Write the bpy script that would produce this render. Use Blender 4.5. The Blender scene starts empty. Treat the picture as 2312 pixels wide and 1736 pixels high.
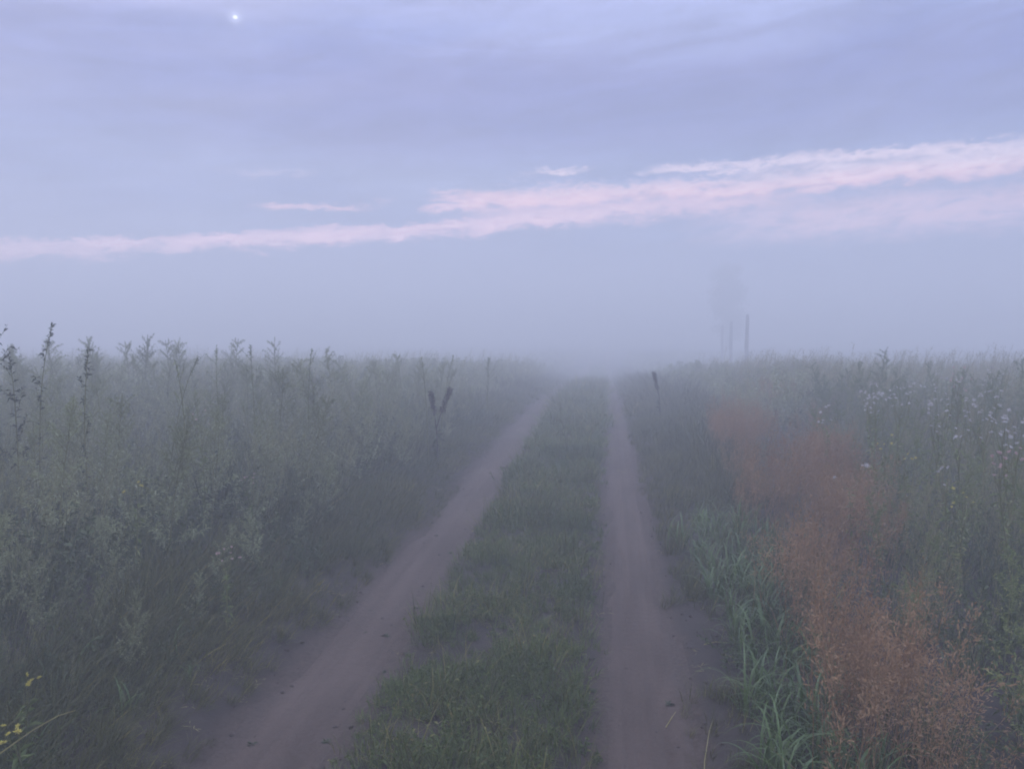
import bpy, math
import numpy as np
from mathutils import Vector, Matrix

sc = bpy.context.scene
C = sc.collection
R = np.random.RandomState(7)
rad = math.radians

# ------------------------------------------------------------------ camera
cam_d = bpy.data.cameras.new("camera")
cam = bpy.data.objects.new("camera", cam_d); C.objects.link(cam)
cam_d.sensor_width = 36.0
cam_d.lens = 36.0 * 773.0 / 1024.0
cam_d.clip_start = 0.05; cam_d.clip_end = 6000
cam.location = (0, 0, 1.65)
cam.rotation_euler = (rad(90 - 4.46), 0, rad(6.9))
sc.camera = cam

# ------------------------------------------------------------------ world
SUN_EL, SUN_AZ = 22.0, -55.0        # degrees; azimuth from +Y, negative is left
CLOUD_STRENGTH = 1.0
PINK = 1.45
W = bpy.data.worlds.new("World"); sc.world = W
W.use_nodes = True
nt = W.node_tree; nt.nodes.clear()

class N:
    """small helper for building math node chains"""
    def __init__(s, tree): s.t = tree
    def new(s, typ, **kw):
        n = s.t.nodes.new(typ)
        for k, v in kw.items(): setattr(n, k, v)
        return n
    def put(s, sock, v):
        if isinstance(v, (int, float)): sock.default_value = v
        elif isinstance(v, (tuple, list)): sock.default_value = v
        else: s.t.links.new(v, sock)
    def m(s, op, a, b=None, c=None, clamp=False):
        n = s.new("ShaderNodeMath", operation=op); n.use_clamp = clamp
        s.put(n.inputs[0], a)
        if b is not None: s.put(n.inputs[1], b)
        if c is not None: s.put(n.inputs[2], c)
        return n.outputs[0]
    def add(s, a, b): return s.m("ADD", a, b)
    def sub(s, a, b): return s.m("SUBTRACT", a, b)
    def mul(s, a, b): return s.m("MULTIPLY", a, b)
    def ss(s, x, lo, hi, a=0.0, b=1.0):
        n = s.new("ShaderNodeMapRange", interpolation_type="SMOOTHSTEP")
        s.put(n.inputs[0], x); s.put(n.inputs[1], lo); s.put(n.inputs[2], hi); s.put(n.inputs[3], a); s.put(n.inputs[4], b)
        return n.outputs[0]
    def mix(s, f, a, b, mode="MIX"):
        n = s.new("ShaderNodeMix", data_type="RGBA", blend_type=mode)
        s.put(n.inputs[0], f)
        for i, v in ((6, a), (7, b)):
            if isinstance(v, tuple) and len(v) == 3: v = v + (1,)
            s.put(n.inputs[i], v)
        return n.outputs[2]
    def noise(s, vec, scale, detail=4, rough=0.5, dist=0.0):
        n = s.new("ShaderNodeTexNoise"); s.put(n.inputs["Vector"], vec)
        n.inputs["Scale"].default_value = scale; n.inputs["Detail"].default_value = detail
        n.inputs["Roughness"].default_value = rough; n.inputs["Distortion"].default_value = dist
        return n.outputs[0]
    def comb(s, x, y, z=0.0):
        n = s.new("ShaderNodeCombineXYZ")
        for i, v in enumerate((x, y, z)): s.put(n.inputs[i], v)
        return n.outputs[0]

w = N(nt)
tc = w.new("ShaderNodeTexCoord")
sep = w.new("ShaderNodeSeparateXYZ"); nt.links.new(tc.outputs["Generated"], sep.inputs[0])
dx, dy, dz = sep.outputs
az = w.mul(w.m("ARCTAN2", dx, dy), 57.2958)                 # degrees, right positive
el = w.mul(w.m("ARCSINE", w.m("MINIMUM", w.m("MAXIMUM", dz, -1.0), 1.0)), 57.2958)

# streaky cloud coordinates: stretched along the azimuth and slightly tilted like the photo's bands
elt = w.sub(el, w.mul(az, 0.06))
c_big = w.comb(w.mul(az, 0.035), w.mul(elt, 0.16), 1.3)
c_mid = w.comb(w.mul(az, 0.09), w.mul(elt, 0.5), 4.1)
n_big = w.noise(c_big, 1.0, 5, 0.55, 0.4)
n_mid = w.noise(c_mid, 1.0, 6, 0.55, 0.6)
c_fine = w.comb(w.mul(az, 0.28), w.mul(elt, 0.9), 8.0)
n_fine = w.noise(c_fine, 1.0, 6, 0.6, 0.8)
c_warp = w.comb(w.mul(az, 0.14), w.mul(elt, 0.35), 2.0)
n_warp = w.noise(c_warp, 1.0, 3, 0.5)

# overcast body: lavender above, bluer lower, smoothly brighter towards the zenith and towards the left
left = w.ss(az, -55.0, 30.0, 1.0, 0.0)
up = w.ss(el, 8.0, 24.0)
body = w.mix(up, (0.305, 0.375, 0.690), (0.305, 0.345, 0.720))
blu = w.mix(w.ss(n_big, 0.30, 0.70), (0.70, 0.77, 0.91), (1.16, 1.12, 1.06))
body = w.mix(1.0, body, blu, "MULTIPLY")
midv = w.add(w.ss(n_mid, 0.28, 0.72, 0.86, 1.10), w.mul(w.sub(w.noise(w.comb(w.mul(az, 0.22), w.mul(elt, 0.62), 9.0), 1.0, 9, 0.62, 0.8), 0.5), 0.50))
body = w.mix(1.0, body, w.comb(midv, midv, midv), "MULTIPLY")
bank = w.mul(w.ss(w.add(el, w.mul(w.sub(n_big, 0.5), 5.0)), 10.5, 13.5), w.ss(w.add(el, w.mul(w.sub(n_mid, 0.5), 5.0)), 16.5, 21.0, 1.0, 0.0))
bank = w.mul(bank, w.ss(az, -44.0, -14.0, 0.35, 1.0))
body = w.mix(1.0, body, w.mix(bank, (1.05, 1.07, 1.03), (0.74, 0.70, 0.82)), "MULTIPLY")
lft = w.mix(left, (0.97, 1.0, 1.0), (1.26, 1.14, 1.06))
body = w.mix(1.0, body, lft, "MULTIPLY")
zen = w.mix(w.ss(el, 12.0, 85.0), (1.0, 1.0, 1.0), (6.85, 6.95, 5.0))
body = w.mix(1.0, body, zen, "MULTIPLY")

# lit streaks where the cloud deck breaks
elw = w.add(el, w.mul(w.sub(n_warp, 0.5), 1.3))
c_wisp = w.comb(w.mul(az, 0.55), w.mul(elt, 1.7), 5.0)
n_wisp = w.noise(c_wisp, 1.0, 8, 0.68, 0.6)
elw = w.add(elw, w.mul(w.sub(n_fine, 0.5), 1.2))
elw = w.add(elw, w.mul(w.sub(n_wisp, 0.5), 1.25))
azw = w.add(az, w.mul(w.sub(n_fine, 0.5), 9.0))
n_tuft = w.noise(w.comb(w.mul(az, 1.5), w.mul(elt, 3.6), 6.0), 1.0, 8, 0.7, 0.4)
elw = w.add(elw, w.mul(w.sub(n_tuft, 0.5), 1.15))
def streak(a, b, a0, a1, hu, hd, soft, amp):
    d = w.sub(elw, w.add(a, w.mul(az, b)))
    top = w.ss(d, hu * 0.35, hu * 1.45, 1.0, 0.0)
    bot = w.ss(d, -hd * 1.9, -hd * 0.2)
    e0 = w.ss(azw, a0 - soft, a0 + soft)
    e1 = w.ss(azw, a1 - soft, a1 + soft, 1.0, 0.0)
    return w.mul(w.mul(w.mul(top, bot), w.mul(e0, e1)), amp)
pink = None
for st in ((8.05, 0.088, -90, 6, 0.48, 0.50, 4, 0.80),
           (9.35, 0.026, -12, 70, 0.62, 0.70, 1.6, 1.0),
           (8.25, 0.04, -8, 13, 0.75, 0.75, 5, 0.66),
           (10.75, 0.012, 4.0, 25, 0.42, 0.30, 1.2, 0.85),
           (10.25, 0.02, 10.0, 40, 0.60, 0.50, 2.5, 0.75),
           (10.95, 0.05, -6.3, -2.0, 0.16, 0.20, 1.2, 0.75),
           (8.75, 0.02, -24, -17.5, 0.22, 0.24, 1.4, 0.62),
           (10.9, 0.02, -27, -21, 0.18, 0.22, 1.6, 0.22),
           (7.0, 0.02, 9, 70, 1.1, 1.3, 6, 0.46)):
    s = streak(*st)
    pink = s if pink is None else w.m("MAXIMUM", pink, s)
pink = w.mul(pink, w.ss(w.add(w.mul(n_wisp, 0.6), w.mul(n_fine, 0.4)), 0.30, 0.60, 0.16, 1.0))
pcol = w.mix(w.ss(elw, 9.0, 10.7), (1.40 * PINK, 0.78 * PINK, 0.76 * PINK), (1.22 * PINK, 0.92 * PINK, 0.95 * PINK))
glow = w.ss(elw, 3.0, 10.0, 3.0, 1.0)
pcol = w.mix(1.0, pcol, w.comb(glow, glow, glow), "MULTIPLY")
body = w.mix(pink, body, pcol)
# thin bright veil round the moon
MOON_AZ, MOON_EL = -26.0, 19.87
mv = Vector((math.sin(rad(MOON_AZ)) * math.cos(rad(MOON_EL)), math.cos(rad(MOON_AZ)) * math.cos(rad(MOON_EL)), math.sin(rad(MOON_EL))))
dot = w.new("ShaderNodeVectorMath", operation="DOT_PRODUCT")
nt.links.new(tc.outputs["Generated"], dot.inputs[0]); dot.inputs[1].default_value = mv
halo = w.m("POWER", w.m("MAXIMUM", dot.outputs["Value"], 0.0), 45000.0)
halo2 = w.m("POWER", w.m("MAXIMUM", dot.outputs["Value"], 0.0), 500.0)
body = w.mix(w.add(w.mul(halo, 0.55), w.mul(halo2, 0.06)), body, (1.05, 1.12, 1.5))

sky = w.new("ShaderNodeTexSky", sky_type="NISHITA")
sky.sun_disc = False
sky.sun_elevation = rad(SUN_EL); sky.sun_rotation = rad(SUN_AZ)
bg1 = w.new("ShaderNodeBackground"); nt.links.new(sky.outputs[0], bg1.inputs[0]); bg1.inputs[1].default_value = 0.05
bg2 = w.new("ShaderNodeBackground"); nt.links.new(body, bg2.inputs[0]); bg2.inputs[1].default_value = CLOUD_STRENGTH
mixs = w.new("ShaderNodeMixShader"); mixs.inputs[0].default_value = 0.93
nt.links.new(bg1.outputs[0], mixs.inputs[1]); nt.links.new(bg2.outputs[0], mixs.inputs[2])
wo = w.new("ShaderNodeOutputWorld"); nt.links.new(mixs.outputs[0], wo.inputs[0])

sun_d = bpy.data.lights.new("sun", "SUN"); sun_d.energy = 0.5; sun_d.angle = rad(40); sun_d.color = (1.0, 0.92, 0.86)
sun = bpy.data.objects.new("sun", sun_d); C.objects.link(sun)
sd = Vector((math.sin(rad(SUN_AZ)) * math.cos(rad(SUN_EL)), math.cos(rad(SUN_AZ)) * math.cos(rad(SUN_EL)), math.sin(rad(SUN_EL))))
sun.rotation_euler = sd.to_track_quat("Z", "Y").to_euler()

sc.view_settings.view_transform = "Standard"; sc.view_settings.look = "None"
sc.view_settings.exposure = 0.0; sc.view_settings.gamma = 1.0; sc.view_settings.use_curve_mapping = False
sc.render.engine = "CYCLES"
cy = sc.cycles
cy.max_bounces = 10; cy.diffuse_bounces = 3; cy.glossy_bounces = 2; cy.transmission_bounces = 4
cy.volume_bounces = 8; cy.transparent_max_bounces = 8
cy.caustics_reflective = False; cy.caustics_refractive = False
cy.use_denoising = True
try:
    cy.denoiser = "OPENIMAGEDENOISE"
except Exception: pass
cy.filter_width = 1.9

# ------------------------------------------------------------------ materials
FOG_DENSITY = 0.037
def new_mat(name):
    m = bpy.data.materials.new(name); m.use_nodes = True
    m.node_tree.nodes.clear(); return m, N(m.node_tree)

def leaf_mat(name, c1, c2, c3=None, rough=0.55, trans=0.25, spec=0.3, patch=0.0):
    """foliage: colour varies by plant (random), by blade (tint attribute) and in drifts over the field"""
    m, n = new_mat(name)
    oi = n.new("ShaderNodeObjectInfo")
    at = n.new("ShaderNodeAttribute", attribute_name="tint")
    geo = n.new("ShaderNodeNewGeometry")
    drift = n.noise(geo.outputs["Position"], 0.9, 3, 0.6)
    f = n.add(n.mul(oi.outputs["Random"], 0.35), n.mul(at.outputs["Fac"], 0.40))
    f = n.add(f, n.mul(n.sub(drift, 0.5), 1.5)); f = n.m("ADD", f, 0.12, clamp=True)
    col = n.mix(f, c1, c2)
    if c3 is not None:
        at2 = n.ss(at.outputs["Fac"], 0.86, 0.93)
        col = n.mix(n.mul(at2, n.ss(drift, 0.35, 0.6)), col, c3)
    b = n.new("ShaderNodeBsdfPrincipled")
    n.put(b.inputs["Base Color"], col); b.inputs["Roughness"].default_value = rough
    b.inputs["Specular IOR Level"].default_value = spec
    t = n.new("ShaderNodeBsdfTranslucent"); n.put(t.inputs[0], col)
    mx = n.new("ShaderNodeMixShader"); mx.inputs[0].default_value = trans
    n.t.links.new(b.outputs[0], mx.inputs[1]); n.t.links.new(t.outputs[0], mx.inputs[2])
    o = n.new("ShaderNodeOutputMaterial"); n.t.links.new(mx.outputs[0], o.inputs[0])
    return m

def plain_mat(name, c1, c2, scale=8, rough=0.85, bump=0.3, bscale=60, stretch=(1, 1, 1), spec=0.25):
    m, n = new_mat(name)
    tcx = n.new("ShaderNodeTexCoord")
    mp = n.new("ShaderNodeMapping"); n.put(mp.inputs[0], tcx.outputs["Object"]); mp.inputs["Scale"].default_value = stretch
    a = n.noise(mp.outputs[0], scale, 6, 0.6)
    col = n.mix(n.ss(a, 0.3, 0.7), c1, c2)
    b = n.new("ShaderNodeBsdfPrincipled"); n.put(b.inputs["Base Color"], col)
    b.inputs["Roughness"].default_value = rough; b.inputs["Specular IOR Level"].default_value = spec
    bp = n.new("ShaderNodeBump"); bp.inputs["Strength"].default_value = bump; bp.inputs["Distance"].default_value = 0.01
    n.put(bp.inputs["Height"], n.noise(mp.outputs[0], bscale, 5, 0.65)); n.put(b.inputs["Normal"], bp.outputs[0])
    o = n.new("ShaderNodeOutputMaterial"); n.t.links.new(b.outputs[0], o.inputs[0])
    return m

M = {}
M["soil"] = plain_mat("soil", (0.030, 0.026, 0.026), (0.055, 0.047, 0.045), 5, 0.95, 0.8, 45)
M["grass"] = leaf_mat("short_grass", (0.050, 0.082, 0.014), (0.155, 0.190, 0.042), (0.25, 0.21, 0.06))
M["verge"] = leaf_mat("verge_grass", (0.038, 0.054, 0.011), (0.140, 0.128, 0.032), (0.291, 0.247, 0.061))
M["red"] = leaf_mat("red_grass", (0.220, 0.118, 0.052), (0.450, 0.285, 0.150), None, 0.7, 0.35, 0.15)
M["meadow"] = leaf_mat("meadow_grass", (0.125, 0.138, 0.050), (0.380, 0.360, 0.160), (0.46, 0.40, 0.20), 0.6, 0.3)
M["meadow_r"] = leaf_mat("brown_meadow_grass", (0.125, 0.128, 0.036), (0.360, 0.315, 0.130), (0.44, 0.34, 0.17), 0.6, 0.3)
M["under"] = leaf_mat("undergrowth", (0.029, 0.050, 0.012), (0.110, 0.134, 0.034), None, 0.5, 0.2)
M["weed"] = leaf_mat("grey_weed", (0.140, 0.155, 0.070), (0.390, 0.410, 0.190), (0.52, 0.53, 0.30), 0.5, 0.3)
M["gweed"] = leaf_mat("green_weed", (0.075, 0.115, 0.024), (0.240, 0.280, 0.075), (0.38, 0.36, 0.14), 0.55, 0.25)
M["arch"] = leaf_mat("arching_blade", (0.032, 0.070, 0.009), (0.135, 0.200, 0.040), (0.28, 0.25, 0.07), 0.36, 0.25, 0.45)
M["stem"] = leaf_mat("weed_stem", (0.107, 0.110, 0.030), (0.213, 0.210, 0.066), None, 0.7, 0.0)
M["dock"] = leaf_mat("dock_seed", (0.030, 0.022, 0.020), (0.062, 0.040, 0.034), None, 0.8, 0.05, 0.1)
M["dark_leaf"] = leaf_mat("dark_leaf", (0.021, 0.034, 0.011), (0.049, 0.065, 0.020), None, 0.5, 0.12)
M["white"] = leaf_mat("white_petal", (0.56, 0.52, 0.48), (0.76, 0.73, 0.68), None, 0.6, 0.35)
M["pinkp"] = leaf_mat("pink_fluff", (0.56, 0.38, 0.33), (0.70, 0.52, 0.46), None, 0.7, 0.3)
M["yellow"] = leaf_mat("yellow_petal", (0.55, 0.46, 0.08), (0.68, 0.60, 0.16), None, 0.6, 0.3)
M["straw"] = leaf_mat("straw", (0.252, 0.210, 0.072), (0.369, 0.326, 0.121), None, 0.6, 0.1)
M["bark"] = plain_mat("bark", (0.05, 0.042, 0.038), (0.10, 0.085, 0.075), 6, 0.95, 0.7, 30, (1, 1, 0.25))
M["wood"] = plain_mat("weathered_wood", (0.055, 0.045, 0.045), (0.11, 0.092, 0.088), 9, 0.9, 0.6, 40, (1, 1, 0.12))
M["crown"] = leaf_mat("crown_leaf", (0.039, 0.055, 0.018), (0.073, 0.092, 0.028), None, 0.6, 0.2)

def track_mat():
    m, n = new_mat("packed_dirt")
    g = n.new("ShaderNodeNewGeometry")
    sp = n.new("ShaderNodeSeparateXYZ"); n.put(sp.inputs[0], g.outputs["Position"])
    px, py, pz = sp.outputs
    v = n.comb(n.mul(px, 1.0), n.mul(py, 0.30), 0.0)
    a = n.noise(v, 3.2, 6, 0.6, 0.4)
    v2 = n.comb(n.mul(px, 14.0), n.mul(py, 0.25), 0.0)
    lines = n.noise(v2, 1.0, 3, 0.5)
    fine = n.noise(g.outputs["Position"], 55, 4, 0.7)
    f = n.add(n.mul(a, 0.75), n.mul(lines, 0.35)); f = n.add(f, n.mul(n.sub(fine, 0.5), 0.35))
    col = n.mix(n.ss(f, 0.30, 0.80), (0.062, 0.041, 0.028), (0.118, 0.082, 0.060))
    sp2 = n.ss(n.noise(g.outputs["Position"], 16, 4, 0.6), 0.68, 0.76)
    col = n.mix(n.mul(sp2, 0.6), col, (0.055, 0.046, 0.044))
    ea = n.noise(g.outputs["Position"], 5.5, 6, 0.65)
    def rim(xc, w0, w1):
        d = n.add(n.m("ABSOLUTE", n.sub(px, xc)), n.mul(n.sub(ea, 0.5), 0.16))
        return n.ss(d, w0, w1)
    e = n.m("MINIMUM", rim(-1.29, 0.15, 0.25), rim(0.19, 0.12, 0.20))
    col = n.mix(e, col, n.mix(n.ss(fine, 0.3, 0.7), (0.052, 0.036, 0.025), (0.092, 0.065, 0.048)))
    b = n.new("ShaderNodeBsdfPrincipled"); n.put(b.inputs["Base Color"], col)
    b.inputs["Roughness"].default_value = 0.85; b.inputs["Specular IOR Level"].default_value = 0.3
    bp = n.new("ShaderNodeBump"); bp.inputs["Strength"].default_value = 0.9; bp.inputs["Distance"].default_value = 0.02
    tread = n.m("SINE", n.add(n.mul(py, 95.0), n.mul(n.m("ABSOLUTE", n.m("SINE", n.mul(px, 26.0))), 3.0)))
    tread = n.mul(n.mul(tread, 0.06), n.ss(n.noise(g.outputs["Position"], 1.7, 3, 0.5), 0.45, 0.65))
    n.put(bp.inputs["Height"], n.add(n.add(n.mul(n.noise(g.outputs["Position"], 26, 6, 0.75), 0.9), n.mul(lines, 0.9)), tread))
    n.put(b.inputs["Normal"], bp.outputs[0])
    o = n.new("ShaderNodeOutputMaterial"); n.t.links.new(b.outputs[0], o.inputs[0])
    return m
M["track"] = track_mat()
def ground_mat():
    """dark soil that turns to paler worn dirt near the two ruts"""
    m, n = new_mat("field_soil")
    g = n.new("ShaderNodeNewGeometry")
    sp = n.new("ShaderNodeSeparateXYZ"); n.put(sp.inputs[0], g.outputs["Position"])
    a = n.noise(g.outputs["Position"], 4.5, 6, 0.65)
    fine = n.noise(g.outputs["Position"], 40, 5, 0.7)
    def near(xc, w0, w1):
        d = n.m("ABSOLUTE", n.sub(sp.outputs[0], xc)); d = n.add(d, n.mul(n.sub(a, 0.5), 0.30))
        return n.ss(d, w0, w1, 1.0, 0.0)
    f = n.m("MAXIMUM", near(-1.29, 0.22, 0.38), near(0.19, 0.18, 0.30))
    soil = n.mix(n.ss(a, 0.3, 0.7), (0.028, 0.021, 0.016), (0.052, 0.040, 0.031))
    dirt = n.mix(n.ss(fine, 0.3, 0.7), (0.052, 0.036, 0.025), (0.092, 0.065, 0.048))
    b = n.new("ShaderNodeBsdfPrincipled"); n.put(b.inputs["Base Color"], n.mix(f, soil, dirt))
    b.inputs["Roughness"].default_value = 0.92; b.inputs["Specular IOR Level"].default_value = 0.25
    bp = n.new("ShaderNodeBump"); bp.inputs["Strength"].default_value = 0.7; bp.inputs["Distance"].default_value = 0.015
    n.put(bp.inputs["Height"], n.add(fine, a)); n.put(b.inputs["Normal"], bp.outputs[0])
    o = n.new("ShaderNodeOutputMaterial"); n.t.links.new(b.outputs[0], o.inputs[0])
    return m
M["soil"] = ground_mat()

# ------------------------------------------------------------------ helpers
def vnoise(x, y, seed=0):
    """cheap smooth value noise in -1..1, vectorised"""
    x = np.asarray(x, float); y = np.asarray(y, float)
    xi = np.floor(x).astype(np.int64); yi = np.floor(y).astype(np.int64)
    fx = x - xi; fy = y - yi; fx = fx * fx * (3 - 2 * fx); fy = fy * fy * (3 - 2 * fy)
    def h(a, b):
        v = np.sin(a * 127.1 + b * 311.7 + seed * 74.7) * 43758.5453
        return (v - np.floor(v)) * 2 - 1
    return ((h(xi, yi) * (1 - fx) + h(xi + 1, yi) * fx) * (1 - fy) + (h(xi, yi + 1) * (1 - fx) + h(xi + 1, yi + 1) * fx) * fy)

LT, RT = -1.29, 0.19            # centre lines of the two wheel tracks
def gz(x, y):
    x = np.asarray(x, float); y = np.asarray(y, float)
    wob = 0.03 * vnoise(y * 0.35, 0 * y, 3)
    z = -0.075 * np.exp(-((x - LT - wob) / 0.30) ** 4) - 0.065 * np.exp(-((x - RT - wob) / 0.27) ** 4)
    z = z + 0.012 * vnoise(x * 2.2, y * 2.2, 1) + 0.03 * vnoise(x * 0.5, y * 0.5, 2)
    ridge = np.exp(-((x - RT) / 0.20) ** 6) * 0.007 * np.cos((x - RT - 0.3 * wob) * 48)
    z = z + ridge + 0.05 * np.clip(np.abs(x + 0.5) - 1.6, 0, 1)
    t = np.clip((y - 13) / 40, 0, 1)
    return z - 1.6 * t * t * (3 - 2 * t)

class MB:
    """collects vertices, faces and a per-vertex tint, then links them as ONE mesh object"""
    def __init__(s): s.v = []; s.q = []; s.t = []; s.tint = []; s.n = 0
    def add(s, v, quads=None, tris=None, tint=0.5):
        v = np.asarray(v, float).reshape(-1, 3)
        if quads is not None and len(quads): s.q.append(np.asarray(quads) + s.n)
        if tris is not None and len(tris): s.t.append(np.asarray(tris) + s.n)
        s.v.append(v); s.tint.append(np.broadcast_to(np.asarray(tint, float), (len(v),)).copy()); s.n += len(v)
    def mesh(s, name, mat, smooth=False):
        v = np.concatenate(s.v); q = np.concatenate(s.q) if s.q else np.zeros((0, 4), int); t = np.concatenate(s.t) if s.t else np.zeros((0, 3), int)
        me = bpy.data.meshes.new(name)
        me.vertices.add(len(v)); me.vertices.foreach_set("co", v.ravel())
        nl = len(q) * 4 + len(t) * 3
        me.loops.add(nl); me.loops.foreach_set("vertex_index", np.concatenate([q.ravel(), t.ravel()]).astype(np.int32))
        me.polygons.add(len(q) + len(t))
        ls = np.concatenate([np.arange(len(q)) * 4, len(q) * 4 + np.arange(len(t)) * 3]).astype(np.int32)
        me.polygons.foreach_set("loop_start", ls)
        me.polygons.foreach_set("loop_total", np.concatenate([np.full(len(q), 4), np.full(len(t), 3)]).astype(np.int32))
        if smooth: me.polygons.foreach_set("use_smooth", np.ones(len(q) + len(t), bool))
        a = me.attributes.new("tint", "FLOAT", "POINT"); a.data.foreach_set("value", np.concatenate(s.tint))
        me.update(calc_edges=True); me.validate()
        me.materials.append(mat)
        return me

def link(name, me, parent=None, **props):
    o = bpy.data.objects.new(name, me); C.objects.link(o)
    if parent is not None: o.parent = parent
    for k, v in props.items(): o[k] = v
    return o
def thing(name, label, cat, loc=(0, 0, 0), rz=0.0, group=None, s=1.0, tilt=(0, 0)):
    o = bpy.data.objects.new(name, None); C.objects.link(o); o.empty_display_size = 0.1
    o.location = loc; o.rotation_euler = (tilt[0], tilt[1], rz); o.scale = (s, s, s)
    o["label"] = label; o["category"] = cat
    if group: o["group"] = group
    return o
def dup(root, loc, rz, s=1.0, label=None, tilt=(0, 0)):
    r = root.copy(); C.objects.link(r)
    r.location = loc; r.rotation_euler = (tilt[0], tilt[1], rz); r.scale = (s, s, s)
    if label: r["label"] = label
    for ch in list(root.children):
        c = ch.copy(); C.objects.link(c); c.parent = r
        for g in ch.children:
            d = g.copy(); C.objects.link(d); d.parent = c
    return r

def unit(a): return a / np.maximum(np.linalg.norm(a, axis=-1, keepdims=True), 1e-9)

def blades(mb, base, azim, L, wid, lean, bend, segs=3, power=1.4, tint=None, twist=None, rs=R):
    """ribbons that start at base, lean by 'lean' from the vertical and bend over by 'bend' radians"""
    n = len(base); t = np.linspace(0, 1, segs + 1)
    th = lean[:, None] + bend[:, None] * t[None, :] ** power
    step = (L / segs)[:, None]
    mid = (th[:, 1:] + th[:, :-1]) / 2
    r = np.concatenate([np.zeros((n, 1)), np.cumsum(np.sin(mid) * step, 1)], 1)
    z = np.concatenate([np.zeros((n, 1)), np.cumsum(np.cos(mid) * step, 1)], 1)
    c, s_ = np.cos(azim)[:, None], np.sin(azim)[:, None]
    P = np.stack([base[:, 0:1] + r * c, base[:, 1:2] + r * s_, base[:, 2:3] + z], -1)
    tw = rs.uniform(-0.7, 0.7, n) if twist is None else twist
    side = np.stack([-np.sin(azim + tw), np.cos(azim + tw), np.zeros(n)], -1)[:, None, :]
    prof = np.minimum(1.0, (1 - t) * 1.6 + 0.04) * np.minimum(1, 0.55 + t * 2)
    hw = (wid[:, None] * 0.5 * prof[None, :])[..., None]
    V = np.stack([P - side * hw, P + side * hw], 2).reshape(-1, 3)
    k = np.arange(n)[:, None] * (2 * (segs + 1)) + np.arange(segs)[None, :] * 2
    q = np.stack([k, k + 1, k + 3, k + 2], -1).reshape(-1, 4)
    tt = rs.uniform(0, 1, n) if tint is None else tint
    mb.add(V, q, None, np.repeat(tt, 2 * (segs + 1)))
    return P

def leaves(mb, P, D, L, Wd, rs=R, tint=None, droop=0.25):
    """pointed, slightly folded leaves: four corners round a midrib"""
    n = len(P); D = unit(np.asarray(D, float))
    rnd = rs.normal(0, 1, (n, 3)); rnd[:, 2] *= 0.4
    side = unit(np.cross(D, unit(rnd + np.array([0, 0, 1.6]))))
    L = np.broadcast_to(L, (n,))[:, None]; Wd = np.broadcast_to(Wd, (n,))[:, None]
    mid = P + D * L * 0.45 + np.array([0, 0, 1]) * L * 0.04
    tip = P + D * L - np.array([0, 0, 1]) * L * droop
    V = np.stack([P, mid - side * Wd * 0.5, tip, mid + side * Wd * 0.5], 1).reshape(-1, 3)
    k = np.arange(n) * 4
    tt = rs.uniform(0, 1, n) if tint is None else tint
    mb.add(V, None, np.concatenate([np.stack([k, k + 1, k + 2], -1), np.stack([k, k + 2, k + 3], -1)]), np.repeat(tt, 4))

def tube(mb, pts, r0, r1, sides=4, tint=0.4, cap=True):
    pts = np.asarray(pts, float); n = len(pts)
    T = unit(np.gradient(pts, axis=0))
    ref = np.array([0.3, 0.9, 0.1]); A = unit(np.cross(T, ref)); B = np.cross(T, A)
    a = np.linspace(0, 2 * np.pi, sides, endpoint=False)
    rr = np.linspace(r0, r1, n)[:, None, None]
    V = pts[:, None, :] + (A[:, None, :] * np.cos(a)[None, :, None] + B[:, None, :] * np.sin(a)[None, :, None]) * rr
    k = np.arange(n - 1)[:, None] * sides + np.arange(sides)[None, :]
    k2 = np.arange(n - 1)[:, None] * sides + (np.arange(sides)[None, :] + 1) % sides
    q = np.stack([k, k2, k2 + sides, k + sides], -1).reshape(-1, 4)
    mb.add(V.reshape(-1, 3), q, None, tint)

def curve(p0, d0, L, n=5, droop=0.0, wob=0.0, rs=R):
    pts = [np.array(p0, float)]; d = np.array(d0, float); d /= np.linalg.norm(d)
    for i in range(n - 1):
        d = d + rs.normal(0, wob, 3) + np.array([0, 0, -droop]); d /= np.linalg.norm(d)
        pts.append(pts[-1] + d * L / (n - 1))
    return np.array(pts)

def along(pts, t):
    """points and tangents at fractions t of a polyline"""
    t = np.clip(np.asarray(t, float), 0, 0.9999) * (len(pts) - 1); i = t.astype(int); f = (t - i)[:, None]
    return pts[i] * (1 - f) + pts[i + 1] * f, unit(pts[i + 1] - pts[i])

# ------------------------------------------------------------------ ground, wheel tracks, fog
def ramp(a, b, s0, growth, smax):
    out = [a]; s = s0
    while out[-1] < b: out.append(out[-1] + s); s = min(s * growth, smax)
    return np.array(out)
xs = np.concatenate([-ramp(2.9, 320, 0.05, 1.18, 40)[::-1], np.arange(-2.87, 2.2, 0.028), ramp(2.23, 320, 0.05, 1.18, 40)])
ys = np.concatenate([-ramp(0.0, 60, 0.4, 1.3, 20)[::-1], ramp(0.15, 330, 0.05, 1.013, 30)])
X, Y = np.meshgrid(xs, ys); Z = gz(X, Y)
nx, ny = len(xs), len(ys)
ii, jj = np.meshgrid(np.arange(nx - 1), np.arange(ny - 1))
k = (jj * nx + ii)
cells = np.stack([k, k + 1, k + nx + 1, k + nx], -1)
mb = MB(); mb.add(np.stack([X, Y, Z], -1).reshape(-1, 3), cells.reshape(-1, 4))
ground = link("ground", mb.mesh("ground", M["soil"], True), kind="structure")

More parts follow.
